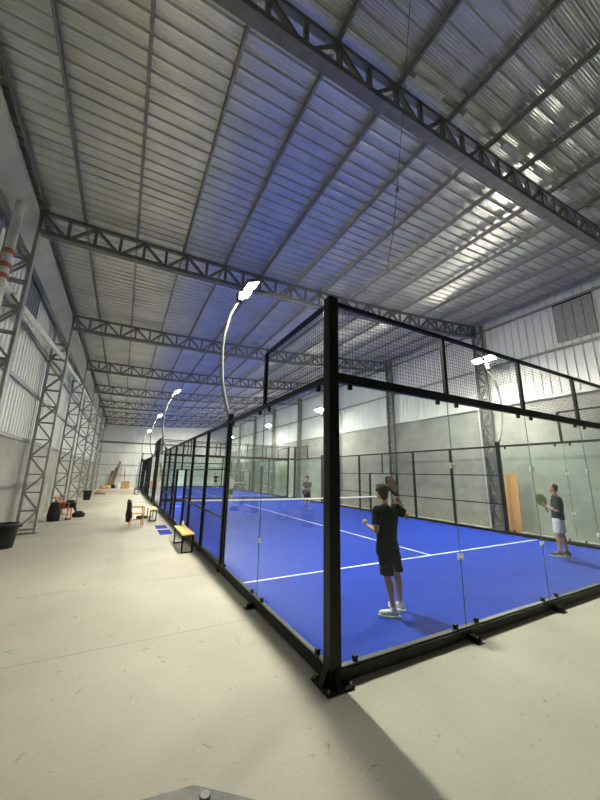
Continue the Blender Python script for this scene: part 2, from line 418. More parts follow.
# rain pipes on the left wall
o = MB().tube([(-4.38, 4.3, 5.30), (-4.38, 10.3, 5.85), (-4.38, 16, 6.2), (-4.38, 30, 6.45), (-4.38, 42.2, 6.6)], .075, 14).build('rain_pipe', PVC); tag(o, 'long white plastic pipe running along the left wall through the columns', 'pipe')
t = empty('down_pipe', (-4.30, 4.12, 0), 'short white upright pipe with rust coloured couplings by the first left column', 'pipe')
MB().tube([(0, 0, 0), (0, 0, 6.88)], .075, 14).build('pipe_barrel', PVC, t)
for z in (5.80, 5.52, 5.30): MB().tube([(0, 0, z-.045), (0, 0, z+.045)], .088, 14).build('coupling', RUST, t)
# pale upright wall posts beside the right columns
for y in FR[1:]:
    struct(MB().box(XR-.12, XR-.03, y+.30, y+.44, 0, zr(XR)).build('trim_%d' % n, WSHEET)); n += 1

# ------------------------------------------------------------------ court parts
def wire_panel(name, axis, fixed, a0, a1, z0, z1, parent, st=.05, r=.0016):
    b = MB(); n = int(round((a1-a0)/st)); m_ = int(round((z1-z0)/st))
    def bx(u0, u1, zz0, zz1):
        if axis == 'x': b.box(u0, u1, fixed-r, fixed+r, zz0, zz1)
        else: b.box(fixed-r, fixed+r, u0, u1, zz0, zz1)
    for i in range(1, n): u = a0+(a1-a0)*i/n; bx(u-r, u+r, z0, z1)
    for j in range(1, m_): z = z0+(z1-z0)*j/m_; bx(a0, a1, z-r, z+r)
    return b.build(name, WIRE, parent)
def beam(name, axis, fixed, a0, a1, z0, z1, w, parent, m=BLACK):
    b = MB()
    if axis == 'x': b.box(a0, a1, fixed-w/2, fixed+w/2, z0, z1)
    else: b.box(fixed-w/2, fixed+w/2, a0, a1, z0, z1)
    return b.build(name, m, parent)
def glass(axis, fixed, a0, a1, z0, z1, parent, out):
    g = beam('glass_panel', axis, fixed, a0+.003, a1-.003, z0, z1, .012, parent, GLASS)
    for u in (a0+.2, a1-.2):
        for zz in (z0+.015, z1-.02):
            c = MB()
            if axis == 'x': c.box(u-.022, u+.022, fixed-.02, fixed+.02, zz-.045, zz+.045)
            else: c.box(fixed-.02, fixed+.02, u-.022, u+.022, zz-.045, zz+.045)
            c.build('glass_clip', BLACK, g)
    if a1 < 10: 
        beam('glass_edge', axis, fixed, a1-.0022, a1+.0022, z0, z1, .013, g, EDGE)
    return g
def connector(axis, fixed, u, z, parent):
    c = MB()
    for du in (-.03, .03):
        for dz in (-.025, .025):
            if axis == 'x': c.tube([(u+du, fixed-.014, z+dz), (u+du, fixed+.014, z+dz)], .011, 8)
            else: c.tube([(fixed-.014, u+du, z+dz), (fixed+.014, u+du, z+dz)], .011, 8)
    if axis == 'x': c.box(u-.045, u+.045, fixed-.010, fixed+.010, z-.008, z+.008)
    else: c.box(fixed-.010, fixed+.010, u-.045, u+.045, z-.008, z+.008)
    c.build('glass_connector', WHITE, parent)
def end_wall(y, out, label, grp):
    t = empty('glass_end_wall', (5, y, 0), label, 'court wall'); O = -5; f = 0
    beam('base_beam', 'x', f, -4.93, 4.93, .02, .115, .10, t); beam('glass_channel', 'x', f, -4.93, 4.93, .115, .135, .06, t, ALU)
    beam('middle_rail', 'x', f, -4.93, 4.93, 2.98, 3.09, .06, t); beam('top_rail', 'x', f, -4.93, 4.93, 3.95, 4.0, .05, t)
    for k in range(5):
        glass('x', f, -5+2*k+(.07 if k == 0 else 0), -3+2*k-(.07 if k == 4 else 0), .125, 2.98, t, out)
        wire_panel('wire_mesh', 'x', f, -5+2*k+(.07 if k == 0 else 0), -3+2*k-(.07 if k == 4 else 0), 3.09, 3.95, t)
        if k: 
            beam('mesh_post', 'x', f, -5.03+2*k, -4.97+2*k, 3.09, 3.96, .05, t)
            for z in (.92, 2.08): connector('x', f, -5+2*k, z, t)
            c = MB().box(-5.06+2*k, -4.94+2*k, out*.13-.05, out*.13+.05, 0, .012); c.box(-5.035+2*k, -5.02+2*k, min(0, out*.16), max(0, out*.16), .0, .07); c.box(-4.98+2*k, -4.965+2*k, min(0, out*.16), max(0, out*.16), .0, .07)
            c.build('anchor_foot', BLACK, t)
    return t
def side_fence(x, out, y0, label):
    t = empty('side_fence', (x, y0+10, 0), label, 'court fence'); f = 0; ax = 'y'
    beam('base_beam', ax, f, -9.93, 9.93, .02, .115, .10, t); 
    for s in (-1, 1):
        a = -10 if s < 0 else 6
        beam('glass_channel', ax, f, a+(.07 if s < 0 else 0), a+4-(.07 if s > 0 else 0), .115, .135, .06, t, ALU)
        glass(ax, f, a+(.07 if s < 0 else .05), a+2, .125, 2.98, t, out); glass(ax, f, a+2, a+4-(.05 if s < 0 else .07), .125, 2.98, t, out)
        for z in (.92, 2.08): connector(ax, f, a+2, z, t)
        q = a if s < 0 else a+2
        beam('top_rail', ax, f, q+(.07 if s < 0 else 0), q+2-(.07 if s > 0 else 0), 3.95, 4.0, .05, t)
        wire_panel('wire_mesh', ax, f, q, q+2, 3.06, 3.95, t)
        beam('mesh_post', ax, f, a+2-.03, a+2+.03, 3.0, 3.98, .05, t)
        c = MB().box(min(0, out*.18), max(0, out*.18), a+2-.05, a+2+.05, 0, .012); c.box(min(0, out*.16), max(0, out*.16), a+2-.035, a+2-.02, 0, .07); c.build('anchor_foot', BLACK, t)
    beam('middle_rail', ax, f, -9.93, 9.93, 2.99, 3.06, .06, t)
    ps = (-6, -4, -2, -.9, 1.1, 2, 4, 6)
    for q in ps:
        w = .05 if abs(q) == 6 else .04
        MB().box(-w, w, q-w, q+w, .0, 3.06 if q not in (-.9, 1.1) else 2.02).box(-.08, .08, q-.08, q+.08, 0, .015).build('fence_post', BLACK, t)
    beam('header_rail', ax, f, -.9, 1.1, 1.98, 2.03, .05, t)
    MB().box(-.025, .025, .075, .125, 2.0, 3.0).build('header_post', BLACK, t)
    for a, b in ((-6, -4), (-4, -2), (-2, -.9), (1.1, 2), (2, 4), (4, 6)):
        for z in (1.0, 2.0): beam('fence_rail', ax, f, a, b, z-.02, z+.02, .035, t)
        wire_panel('wire_mesh', ax, f, a, b, .115, 2.99, t)
    wire_panel('wire_mesh', ax, f, -2, 2, 2.03, 2.99, t)
    return t
def corner_post(x, y, sx, sy, label):
    t = empty('corner_post', (x, y, 0), label, 'post', 'corner posts of the courts')
    b = MB().box(-.065, .065, -.065, .065, .0, 4.03); b.build('post_shaft', BLACK, t, .006)
    MB().box(-.15, .15, -.15, .15, 0, .02).build('base_plate', BLACK, t)
    for dx, dy in ((1,0),(-1,0),(0,1),(0,-1)):
        m = Matrix.Rotation(math.atan2(dy, dx), 4, 'Z') @ Matrix.Rotation(PI/2, 4, 'X')
        MB().prism([(.06, .02), (.14, .02), (.06, .18)], m, .07).build('gusset', BLACK, t)
    for q in (-1, 1):
        for r in (-1, 1): MB().tube([(q*.125, r*.125, .015), (q*.125, r*.125, .05)], .012, 6).build('anchor_bolt', GALVD, t)
    return t
def light_pole(x, y, inn, label):
    t = empty('floodlight_pole', (x, y, 3.0), label, 'light pole', 'floodlight poles of the courts')
    q = 1 if inn > 0 else 1.9
    pts = [(0, .06), (-.10*q, .33), (-.18*q, .61), (-.26*q, 1.0), (-.29*q, 1.41), (-.30*q, 1.75), (-.28*q, 2.05), (-.18*q, 2.56), (0, 3.0), (.12, 3.3)]
    MB().tube([(inn*a, 0, b) for a, b in pts], [.042]*4+[.038]*6, 12).build('curved_mast', GALVD if inn < 0 or y > 5 else GALV, t)
    MB().box(-.07, .07, -.07, .07, .06, .08).box(-.055, .055, -.055, .055, .07, .2).build('foot_bracket', BLACK, t)
    MB().bar((inn*.13, -.38, 3.32), (inn*.13, .38, 3.32), .05, .05).build('crossarm', GALVD, t)
    for s in (-1, 1):
        tilt = Matrix.Rotation(-inn*.42, 4, 'Y')
        c = Matrix.Translation((inn*.22, s*.24, 3.36)) @ tilt
        b = MB(); b.prism([(-.15, -.19), (.15, -.19), (.15, .19), (-.15, .19)], c @ Matrix.Translation((0,0,.02)), .07)
        for k in range(6): b.prism([(-.13+.05*k, -.17), (-.12+.05*k, -.17), (-.12+.05*k, .17), (-.13+.05*k, .17)], c @ Matrix.Translation((0,0,.075)), .05)
        h = b.build('floodlight', GALVD, t)
        MB().prism([(-.13, -.17), (.13, -.17), (.13, .17), (-.13, .17)], c @ Matrix.Translation((0,0,-.020)), .006).build('lens', LENS, h)
        MB().bar((inn*.13, s*.24, 3.30), (inn*.20, s*.24, 3.40), .03, .1).build('yoke', BLACK, h)
    MB().box(inn*.02-.06, inn*.02+.06, -.10, .06, 2.98, 3.22).build('driver_box', BLACK, t, .01)
    return t
def court(y0, nm, lampw):
    N = {1: 'near', 2: 'second, farther'}[nm]
    s = MB().box(.09, 9.91, y0+.09, y0+19.91, 0, .02).build('court_turf', TURF); tag(s, 'blue artificial turf of the %s padel court' % N, 'turf')
    b = MB()
    b.box(.10, 9.90, y0+3.02, y0+3.07, .02, .0225); b.box(.10, 9.90, y0+16.93, y0+16.98, .02, .0225); b.box(4.975, 5.025, y0+3.07, y0+16.93, .02, .0225)
    b.build('court_line', LINE, s)
    # net
    t = empty('court_net', (5, y0+10, .02), 'low white banded net across the middle of the %s blue court' % N, 'net')
    b = MB(); zt = lambda x: .90 - .04*(1-(x/5)**2)
    for i in range(-96, 97): x = i*.05; b.box(x-.0018, x+.0018, -.0018, .0018, .02, zt(x)-.05)
    for j in range(1, 16):
        z = j*.05+.02; b.box(-4.82, 4.82, -.0018, .0018, z-.0018, z+.0018)
    b.build('net_mesh', NETM, t)
    b = MB()
    for i in range(-7, 7): b.bar((i*.69, 0, zt(i*.7)-.025), ((i+1)*.69, 0, zt((i+1)*.7)-.025), .02, .055)
    b.build('net_tape', WHITE, t)
    for s in (-1, 1): MB().box(s*4.84-.03, s*4.84+.03, -.035, .035, 0, .93).box(s*4.84-.06, s*4.84+.06, -.08, .08, 0, .012).build('net_post', BLACK, t)
    W = 'nearest to the viewer' if nm == 1 else 'of the second court, its near end'
    end_wall(y0, -1, 'black framed glass end wall with mesh above, %s' % W, '')
    end_wall(y0+20, 1, 'black framed glass end wall at the %s' % ('far end of the near court' if nm == 1 else 'far end of the second court'), '')
    side_fence(0, -1, y0, 'black side fence of the %s court along the walkway' % N)
    side_fence(10, 1, y0, 'black side fence of the %s court beside the grey right wall' % N)
    nn = 'near court' if nm == 1 else 'second court'
    for x, y, l in ((0, 0, 'tall thick black post at the corner of the %s closest to the viewer' % nn), (10, 0, 'black post at the right near corner of the %s' % nn),
                    (0, 20, 'black post at the left far corner of the %s' % nn), (10, 20, 'black post at the right far corner of the %s' % nn)):
        corner_post(x, y0+y, 1, 1, l)
    for x, y, i, l in ((0, 4, 1, 'curved floodlight mast on the walkway side fence of the %s, near end, lamps lit' % nn), (10, 4, -1, 'curved floodlight mast on the wall side fence of the %s, near end, glaring lamps' % nn),
                       (0, 16, 1, 'curved floodlight mast on the walkway side fence of the %s, far end' % nn), (10, 16, -1, 'curved floodlight mast on the wall side fence of the %s, far end' % nn)):
        light_pole(x, y0+y, i, l)
court(0, 1, 1)
court(21.2, 2, 1)

# ------------------------------------------------------------------ furniture beside the court
def bench(x, y, L, W, label, top=YWOOD, h=.45, rz=0):
    t = empty('bench', (x, y, 0), label, 'bench', rz=rz)
    MB().box(-W/2, -.006, -L/2, L/2, h-.035, h).build('seat_plank', top, t, .005)
    MB().box(.006, W/2, -L/2, L/2, h-.035, h).build('seat_plank', top, t, .005)
    for s in (-1, 1):
        yy = s*(L/2-.08); b = MB()
        b.box(-W/2+.01, -W/2+.05, yy-.02, yy+.02, 0, h-.035); b.box(W/2-.05, W/2-.01, yy-.02, yy+.02, 0, h-.035)
        b.box(-W/2+.05, W/2-.05, yy-.02, yy+.02, h-.075, h-.035); b.box(-W/2+.05, W/2-.05, yy-.02, yy+.02, 0, .03)
        b.build('leg_frame', BLACK, t)
    MB().box(-.02, .02, -L/2+.1, L/2-.1, h-.07, h-.04).build('stretcher', BLACK, t)
    return t
bench(-.36, 6.42, 1.42, .30, 'yellow topped bench with black frame, nearest one beside the court fence')
bench(-.68, 12.3, 1.5, .28, 'yellow topped bench with black frame, the farther one up the walkway')
bench(-.66, 29.0, 1.9, .34, 'small dark bench far up the walkway by the second court', GRIP)
t = empty('drink_bottle', (-.30, 7.0, .45), 'small pale bottle standing on the near yellow bench', 'bottle')
MB().tube([(0,0,0),(0,0,.09),(0,0,.11),(0,0,.125)], [.035,.035,.018,.016], 12).build('bottle_body', PVC, t)
MB().tube([(0,0,.12),(0,0,.145)], .02, 12).build('bottle_cap', YWOOD, t)
# turf mats at the gate
for y, l in ((8.95, 'nearer blue turf mat on the walkway floor by the court gate'), (9.95, 'farther blue turf mat on the walkway floor by the court gate')):
    t = MB().box(-.20, .16, -.44, .44, 0, .014).build('turf_mat', TURF, loc=(-.50, y, 0)); tag(t, l, 'mat')
    MB().box(-.20, .16, (.44 if y < 9.4 else -.44)-.03, (.44 if y < 9.4 else -.44)+.03, .014, .017).build('mat_line', LINE, t)

def chair(x, y, rz, label):
    t = empty('wooden_chair', (x, y, 0), label, 'chair', rz=rz)       # faces +x
    MB().box(-.20, .24, -.21, .21, .42, .45).build('seat', OWOOD, t, .006)
    for sx in (-.18, .21):
        for sy in (-.19, .19):
            b = MB(); top = (sx, sy, .42) if sx > 0 else (sx-.10, sy, .88)
            if sx > 0: b.bar((sx, sy, 0), (sx, sy, .64), .035, .035)
            else: b.bar((sx-.02, sy, 0), (sx, sy, .45), .035, .035); b.bar((sx, sy, .45), (sx-.11, sy, .88), .035, .035)
            b.build('leg', OWOOD, t)
    b = MB()
    for z in (.60, .72, .84): q = -.18-.11*(z-.45)/.43; b.box(q-.01, q+.01, -.18, .18, z-.03, z+.03)
    b.build('backrest', OWOOD, t)
    for sy in (-.19, .19): MB().box(-.22, .25, sy-.025, sy+.025, .63, .655).build('armrest', OWOOD, t)
    MB().box(-.19, .21, -.015, .015, .18, .21).build('stretcher', OWOOD, t)
    return t
chair(-1.32, 10.75, .1, 'orange brown wooden armchair alone on the open walkway, a black jacket on its back')
b = MB(); b.loft([((-1.58, 10.74, .14), .06, .17, .1), ((-1.58, 10.74, .35), .09, .22, .1), ((-1.57, 10.74, .62), .085, .22, .1), ((-1.60, 10.73, .82), .07, .20, .1), ((-1.61, 10.73, .91), .05, .16, .1)])
b.cone((-1.60, 10.52, .8), .055, (-1.50, 10.50, .32), .045)
tag(b.blob('hanging_jacket', CLOTHK, None, .015, 3, .04, .1), 'black jacket draped over the back of the lone walkway chair', 'jacket')
b = MB(); b.loft([((-1.02, 12.62, .0), .20, .09, 0), ((-1.02, 12.62, .07), .22, .10, 0), ((-1.02, 12.62, .12), .14, .06, 0)])
tag(b.blob('black_bag', CLOTHK, None, .012, 3), 'flat black bag lying on the floor between lone chair and farther yellow bench', 'bag')

# pile of chair and bags by the second left column
chair(-3.83, 13.35, -.2, 'wooden chair by the left wall heaped with black and red clothes')
def pack(x, y, w, h, label, rz=0):
    t = empty('backpack', (x, y, 0), label, 'backpack', rz=rz)
    b = MB(); b.loft([((0,0,0), w*.9, .15, 0), ((0,0,h*.3), w, .19, 0), ((0,0,h*.75), w*.85, .16, 0), ((0,0,h), w*.5, .09, 0)])
    b.blob('bag_body', CLOTHK, t, .018, 4, .03, .15)
    b = MB(); b.loft([((0,-.17,h*.1), w*.6, .05, 0), ((0,-.19,h*.3), w*.65, .06, 0), ((0,-.16,h*.48), w*.5, .04, 0)]); b.blob('front_pocket', CLOTHK, t, .015, 3)
    MB().tube([(-.05,0,h*.97),(-.04,0,h+.05),(.04,0,h+.05),(.05,0,h*.97)], .012, 8).build('carry_handle', CLOTHK, t)
    return t
pack(-4.08, 12.98, .22, .70, 'big black sports bag standing against the left column, beside the heaped chair')
b = MB(); b.loft([((-3.62, 13.3, .46), .16, .17, 0), ((-3.62, 13.3, .6), .19, .2, 0), ((-3.63, 13.3, .74), .10, .14, 0)]); b.cone((-3.5, 13.15, .6), .05, (-3.42, 13.12, .36), .04)
tag(b.blob('folded_coat', CLOTHK, None, .015, 3, .04, .1), 'black coat bundled on the seat of the chair at the left wall', 'coat')
b = MB(); b.loft([((-3.86, 13.22, .455), .07, .14, 0), ((-3.86, 13.22, .55), .09, .15, 0), ((-3.87, 13.22, .66), .05, .09, 0)])
tag(b.blob('red_shirt', RED, None, .012, 3, .03, .08), 'red shirt tucked beside the black coat on the heaped chair', 'shirt')
b = MB(); b.ell((-3.98, 13.52, .92), (.09, .16, .06))
tag(b.blob('pink_towel', PINK, None, .012, 3, .03, .08), 'pale red towel hung over the back of the heaped chair', 'towel')
b = MB(); b.loft([((-3.36, 14.0, 0), .22, .14, .3), ((-3.36, 14.0, .13), .24, .15, .3), ((-3.38, 14.0, .24), .12, .08, .3)])
tag(b.blob('duffel_bag', CLOTHK, None, .015, 3, .03, .1), 'low black bag on the floor to the right of the heaped chair', 'bag')
def shoe(x, y, rz, m, label):
    t = empty('shoe', (x, y, 0), label, 'shoe', rz=rz)
    b = MB(); b.ell((0,0,.05), (.13,.045,.035)); b.ell((-.06,0,.08), (.05,.038,.04)); b.blob('upper', m, t, .008, 3)
    MB().loft([((0,0,0), .14,.05,0), ((0,0,.025), .14,.05,0)]).build('sole', SOLE, t)
shoe(-3.60, 12.95, .3, SHOEB, 'dark shoe on the floor in front of the heaped chair')
def bin_(x, y, r, h, label):
    t = empty('waste_bin', (x, y, 0), label, 'bin')
    b = MB(); n = 28
    prof = [(r*.82, 0), (r*.84, .02), (r, h-.05), (r*1.06, h-.05), (r*1.06, h), (r*.97, h), (r*.80, .03)]
    rings = [[b.bm.verts.new((q*math.cos(2*PI*k/n), q*math.sin(2*PI*k/n), z)) for k in range(n)] for q, z in prof]
    for A, B in zip(rings, rings[1:]):
        for k in range(n): ff = b.bm.faces.new((A[k], A[(k+1)%n], B[(k+1)%n], B[k])); ff.smooth = True
    b.bm.faces.new(rings[0][::-1]); b.bm.faces.new(rings[-1]); b.build('bin_body', BIN, t)
    for s in (-1, 1): MB().tube([(s*r*1.05, -.08, h-.06), (s*(r*1.05+.05), -.05, h-.08), (s*(r*1.05+.05), .05, h-.08), (s*r*1.05, .08, h-.06)], .012, 8).build('handle', BIN, t)
bin_(-4.40, 8.15, .27, .58, 'black plastic bin cut by the left edge of the photo')
bin_(-3.80, 23.3, .24, .60, 'small black bin far along the left wall')

# clutter before the far wall
def plank(a, b, w, th, label):
    tag(MB().bar(a, b, w, th, (0,1,0)).build('timber_plank', TIMBER), label, 'plank', 'timbers leaning on the far wall')
plank((-2.75, 41.4, 0), (-2.25, 42.42, 3.0), .22, .05, 'tallest timber plank leaning on the far wall, tipped right')
plank((-2.95, 41.6, 0), (-2.55, 42.40, 2.3), .20, .05, 'middle timber plank of the three leaning on the far wall')
plank((-3.15, 41.5, 0), (-2.95, 42.44, 1.9), .20, .05, 'shortest timber plank leaning on the far wall, leftmost')
tag(MB().bar((-2.05, 41.9, 0), (-2.02, 42.45, 2.6), .07, .05, (0,1,0)).build('timber_batten', PLY), 'thin pale batten upright against the far wall, left of the wooden crate', 'batten')
tag(MB().bar((-1.55, 41.9, 0), (-1.62, 42.45, 2.1), .06, .05, (0,1,0)).build('timber_batten', TIMBER), 'thin dark batten upright against the far wall, behind the wooden crate', 'batten')
t = empty('wooden_crate', (-1.45, 39.0, 0), 'large orange brown wooden crate on the floor before the far wall', 'crate')
MB().box(-.38, .38, -.3, .3, 0, .78).build('crate_body', CARD, t)
b = MB()
for z in (.04, .39, .74): b.box(-.40, .40, -.32, -.30, z-.04, z+.04)
for x in (-.37, 0, .37): b.box(x-.035, x+.035, -.325, -.305, 0, .78)
b.build('crate_batten', OWOOD, t)
def sack(x, y, r, h, m, nm, label, cat='sack'):
    b = MB(); b.loft([((x,y,0), r*.9, r*.8, 0), ((x,y,h*.4), r, r*.9, 0), ((x,y,h*.8), r*.7, r*.6, 0), ((x,y,h), r*.25, r*.2, 0)])
    tag(b.blob(nm, m, None, .025, 3, .04, .2), label, cat)
sack(-2.12, 38.8, .22, .66, WCLOTH, 'white_sack', 'white sack standing left of the wooden crate')
sack(-2.60, 39.2, .22, .42, CLOTHK, 'dark_sack', 'dark sack on the floor at the foot of the leaning timbers')
sack(-3.1, 39.0, .34, .40, YBAG, 'yellow_sack', 'dull yellow sack left of the dark sack by the far wall')
sack(-3.55, 38.2, .3, .42, PINK, 'pink_sack', 'pinkish sack in the far left corner area')
sack(-3.45, 29.6, .3, .28, PINK, 'cloth_bundle', 'pale red cloth bundle on the floor beyond the small black bin', 'bundle')
tag(MB().box(-3.75, -2.95, 29.0, 29.35, 0, .10).build('floor_board', TIMBER), 'dark low board on the floor before the pale red bundle', 'board')
# plywood leaning outside the right fence
tag(MB().bar((10.30, 3.90, 0), (10.42, 3.90, 2.04), .44, .018, (1,0,0)).build('plywood_sheet', PLY), 'tall orange plywood sheet leaning behind the right side fence', 'plywood sheet')
# hanging wire with a knot
t = empty('hanging_wire', (.32, -1.24, 7.5), 'thin wire hanging from the roof with a small knot', 'wire')
MB().tube([(0,0,0), (.05,.22,-1.1), (.12,.50,-2.31), (.16,.64,-2.8), (.18,.80,-3.23)], .004, 6).build('wire_strand', GALVD, t)
MB().ell((.12,.50,-2.31), (.02,.02,.035)).build('wire_knot', GALVD, t)

# galvanised cabinet whose top corner shows at the bottom edge
t = empty('metal_cabinet', (-1.66, -1.80, 0), 'grey galvanised housing standing at the bottom edge, only its blunt top corner showing', 'cabinet')
pl = [(.01, .185), (.30, -.06), (.30, -.36), (-.34, -.36), (-.34, .24)]
MB().prism(pl, Matrix.Translation((0, 0, .44)), .86).build('housing', GALVM, t, .008)
MB().prism([(x*1.04, y*1.05) for x, y in pl], Matrix.Translation((0, 0, .885)), .03).build('lid', GALVM, t, .008)
MB().tube([(.03, .12, .90), (.03, .12, .915)], .018, 12).build('lid_bolt', GALVD, t, .003)

# ------------------------------------------------------------------ people
def foot(b, ank, toe, w=.042):
    a, t_ = Vector(ank), Vector(toe)
def person(origin, R, F, J, look, face, label, shirt, shorts, hair, shoes, sole, racket=None, bald=False, vox=.009, ball=None, grip_r=True):
    """J: joints as (right, away, up) in the frame seen by the viewer; face = facing direction (right, away)."""
    t = empty('person', origin, label, 'person')
    R, F = Vector(R), Vector(F)
    def W(p): return R*p[0] + F*p[1] + Vector((0,0,p[2]))
    P = {k: W(v) for k, v in J.items() if not isinstance(v, float)}
    fd = W((*face, 0)).normalized(); lf = Vector((0,0,1)).cross(fd).normalized()   # person's left
    hd = W((*look, 0)).normalized(); hl = Vector((0,0,1)).cross(hd).normalized()
    ang = math.atan2(lf.y, lf.x)
    b = MB()
    pel, ch, nk, hdc = P['pel'], P['chest'], P['neck'], P['head']
    # trunk
    b.loft([(pel+Vector((0,0,-.10)), .13, .09, ang), (pel, .165, .115, ang), (pel.lerp(ch, .35), .145, .10, ang), (pel.lerp(ch, .75), .165, .115, ang), (ch+Vector((0,0,.02)), .165, .11, ang), (ch+Vector((0,0,.10)), .12, .085, ang), (ch+Vector((0,0,.14)), .06, .06, ang)])
    b.cone(nk-Vector((0,0,.07)), .062, nk+Vector((0,0,.07)), .052)
    # head
    rot = Matrix((hd, hl, Vector((0,0,1)))).transposed()
    def H(x, y, z): return hdc + hd*x + hl*y + Vector((0,0,z))
    b.ell(H(-.012,0,.03), (.095,.074,.090), rot); b.ell(H(.02,0,-.035), (.070,.058,.078), rot); b.ell(H(.055,0,-.088), (.028,.03,.024), rot)
    b.cone(H(.086,0,.012), .008, H(.104,0,-.022), .013, 8); b.ell(H(.083,0,-.055), (.012,.024,.010), rot)
    for s in (-1, 1):
        b.ell(H(-.005, s*.076, -.012), (.020,.009,.030), rot)
        b.ell(H(.068, s*.030, .022), (.018,.022,.010), rot)
    # arms, hands
    for s, S_ in ((1, 'l'), (-1, 'r')):
        sh, el, wr_ = P[S_+'sh'], P[S_+'el'], P[S_+'wr']
        b.cone(sh, .056, el, .040); b.ell(sh.lerp(el, .4)+Vector((0,0,.005)), (.05,.05,.07)); b.cone(el, .042, wr_, .026)
        hv = (P[S_+'hand'] - wr_).normalized(); palm_n = W(J[S_+'palm']).normalized()    # direction the palm faces
        sd = hv.cross(palm_n).normalized()
        pc = wr_ + hv*.045
        rot2 = Matrix((hv, sd, palm_n)).transposed()
        b.ell(pc, (.052, .040, .016), rot2)
        for k, (o_, L) in enumerate(((-.030, .066), (-.010, .076), (.010, .071), (.029, .056))):
            r0 = wr_ + hv*.080 + sd*o_*(1 if s > 0 else 1)
            p1 = r0 + hv*L*.35 + palm_n*L*.18; p2 = p1 + hv*L*.10 + palm_n*L*.42; p3 = p2 - hv*L*.22 + palm_n*L*.18
            b.cone(r0, .0092, p1, .0088, 8); b.cone(p1, .0088, p2, .0082, 8); b.cone(p2, .0082, p3, .0075, 8)
        tb = wr_ + hv*.030 - sd*.030
        t1 = tb + (hv*.5 - sd*.75 + palm_n*.35).normalized()*.038; t2 = t1 + (hv*.7 + palm_n*.7).normalized()*.032
        b.cone(tb, .013, t1, .0115, 8); b.cone(t1, .0110, t2, .0095, 8)
    # legs
    for S_ in 'lr':
        hp, kn, an, toe = P[S_+'hip'], P[S_+'kn'], P[S_+'an'], P[S_+'toe']
        b.cone(hp, .088, kn, .054); b.cone(kn, .053, an, .035)
        back = (an-toe); back.z = 0; back.normalize()
        b.ell(kn.lerp(an, .28) + back*.018, (.053,.053,.105))
        b.cone(an, .034, Vector((an.x, an.y, .05))+back*.02, .033, 10); b.cone(Vector((an.x, an.y, .045)), .034, Vector((toe.x, toe.y, .035))+back*.04, .026, 10)
    body = b.blob('body', SKIN, t, vox*.75, 3)
    for s in (-1, 1):
        e = MB().ell(H(.078, s*.030, .008), (.011,.013,.009), rot, 10, 8).build('eye', EYE, body); MB().ell(H(.087, s*.030, .008), (.004,.006,.006), rot, 8, 6).build('iris', IRIS, e)
        MB().cone(H(.086, s*.016, .026), .004, H(.078, s*.046, .026), .004, 8).build('eyebrow', hair, body)
    MB().ell(H(.090,0,-.056), (.007,.022,.006), rot, 10, 6).build('mouth', LIP, body)
    # hair
    b = MB()
    if bald: b.ell(H(-.036,0,.042), (.084,.086,.080), rot); b.ell(H(-.055,0,-.03), (.05,.066,.055), rot); b.ell(H(-.02,.0,-.0), (.03,.082,.04), rot)
    else:
        b.ell(H(-.024,0,.048), (.106,.094,.088), rot); b.ell(H(-.045,0,-.005), (.078,.088,.080), rot); b.ell(H(-.062,0,-.065), (.050,.066,.062), rot); b.ell(H(-.012,0,-.01), (.030,.088,.048), rot)
        b.ell(H(.055,0,.088), (.035,.055,.025), rot)
        for i in range(60):
            a1_ = random.uniform(0, 2*PI); e1_ = random.uniform(-.35, 1.4)
            q_ = (math.cos(e1_)*math.cos(a1_), math.cos(e1_)*math.sin(a1_), math.sin(e1_))
            if q_[0] < .55 or q_[2] > .6: b.ell(H(-.026+.098*q_[0], .088*q_[1], .044+.086*q_[2]), random.uniform(.012, .022), None, 8, 6)
    b.blob('hair', hair, t, .008, 2, .008, .03)
    # shirt
    b = MB(); hem = J['hem']
    c0 = Vector((pel.x, pel.y, hem)); top = ch
    b.loft([(c0, .182, .142, ang), (c0.lerp(ch, .2), .178, .138, ang), (c0.lerp(ch, .5), .165, .124, ang), (c0.lerp(ch, .8), .190, .138, ang), (ch+Vector((0,0,.03)), .188, .130, ang), (ch+Vector((0,0,.10)), .13, .10, ang), (nk-Vector((0,0,.005)), .068, .066, ang)])
    for S_ in 'lr':
        sh, el = P[S_+'sh'], P[S_+'el']; e2 = sh.lerp(el, J.get('sleeve', .72))
        b.tube([sh.lerp(ch, .25), sh, sh.lerp(el, .3), e2], [.085, .080, .076, .070], 16); b.ell(sh, .078)
    b.blob('shirt', shirt, t, vox, 3, .034, .10)
    # shorts
    b = MB(); sz = J['short']
    b.loft([(pel+Vector((0,0,-.14)), .165, .125, ang), (pel, .175, .128, ang), (pel+Vector((0,0,.08)), .160, .12, ang)])
    for S_ in 'lr':
        hp, kn = P[S_+'hip'], P[S_+'kn']; q = max(0, min(1.2, (hp.z-sz)/(hp.z-kn.z)))
        e2 = hp.lerp(kn, q); m_ = hp.lerp(kn, q*.5)
        b.loft([(e2, .100, .098, ang), (m_, .102, .10, ang), (hp+Vector((0,0,.03)), .098, .105, ang)])
    b.blob('shorts', shorts, t, vox, 3, .028, .10)
    # shoes
    for S_ in 'lr':
        an, toe = P[S_+'an'], P[S_+'toe']; d = (toe-an); d.z = 0; d.normalize(); sdv = Vector((0,0,1)).cross(d)
        rot3 = Matrix((d, sdv, Vector((0,0,1)))).transposed()
        mid = Vector((an.x, an.y, 0)) + d*.06
        b = MB(); b.ell(mid+d*.055+Vector((0,0,.048)), (.095,.046,.036), rot3); b.ell(mid-d*.075+Vector((0,0,.062)), (.062,.043,.050), rot3); b.ell(mid-d*.01+Vector((0,0,.062)), (.08,.040,.036), rot3)
        b.cone(mid-d*.055+Vector((0,0,.07)), .043, mid-d*.06+Vector((0,0,.115)), .045, 12)
        s2 = b.blob('shoe', shoes, t, .008, 3)
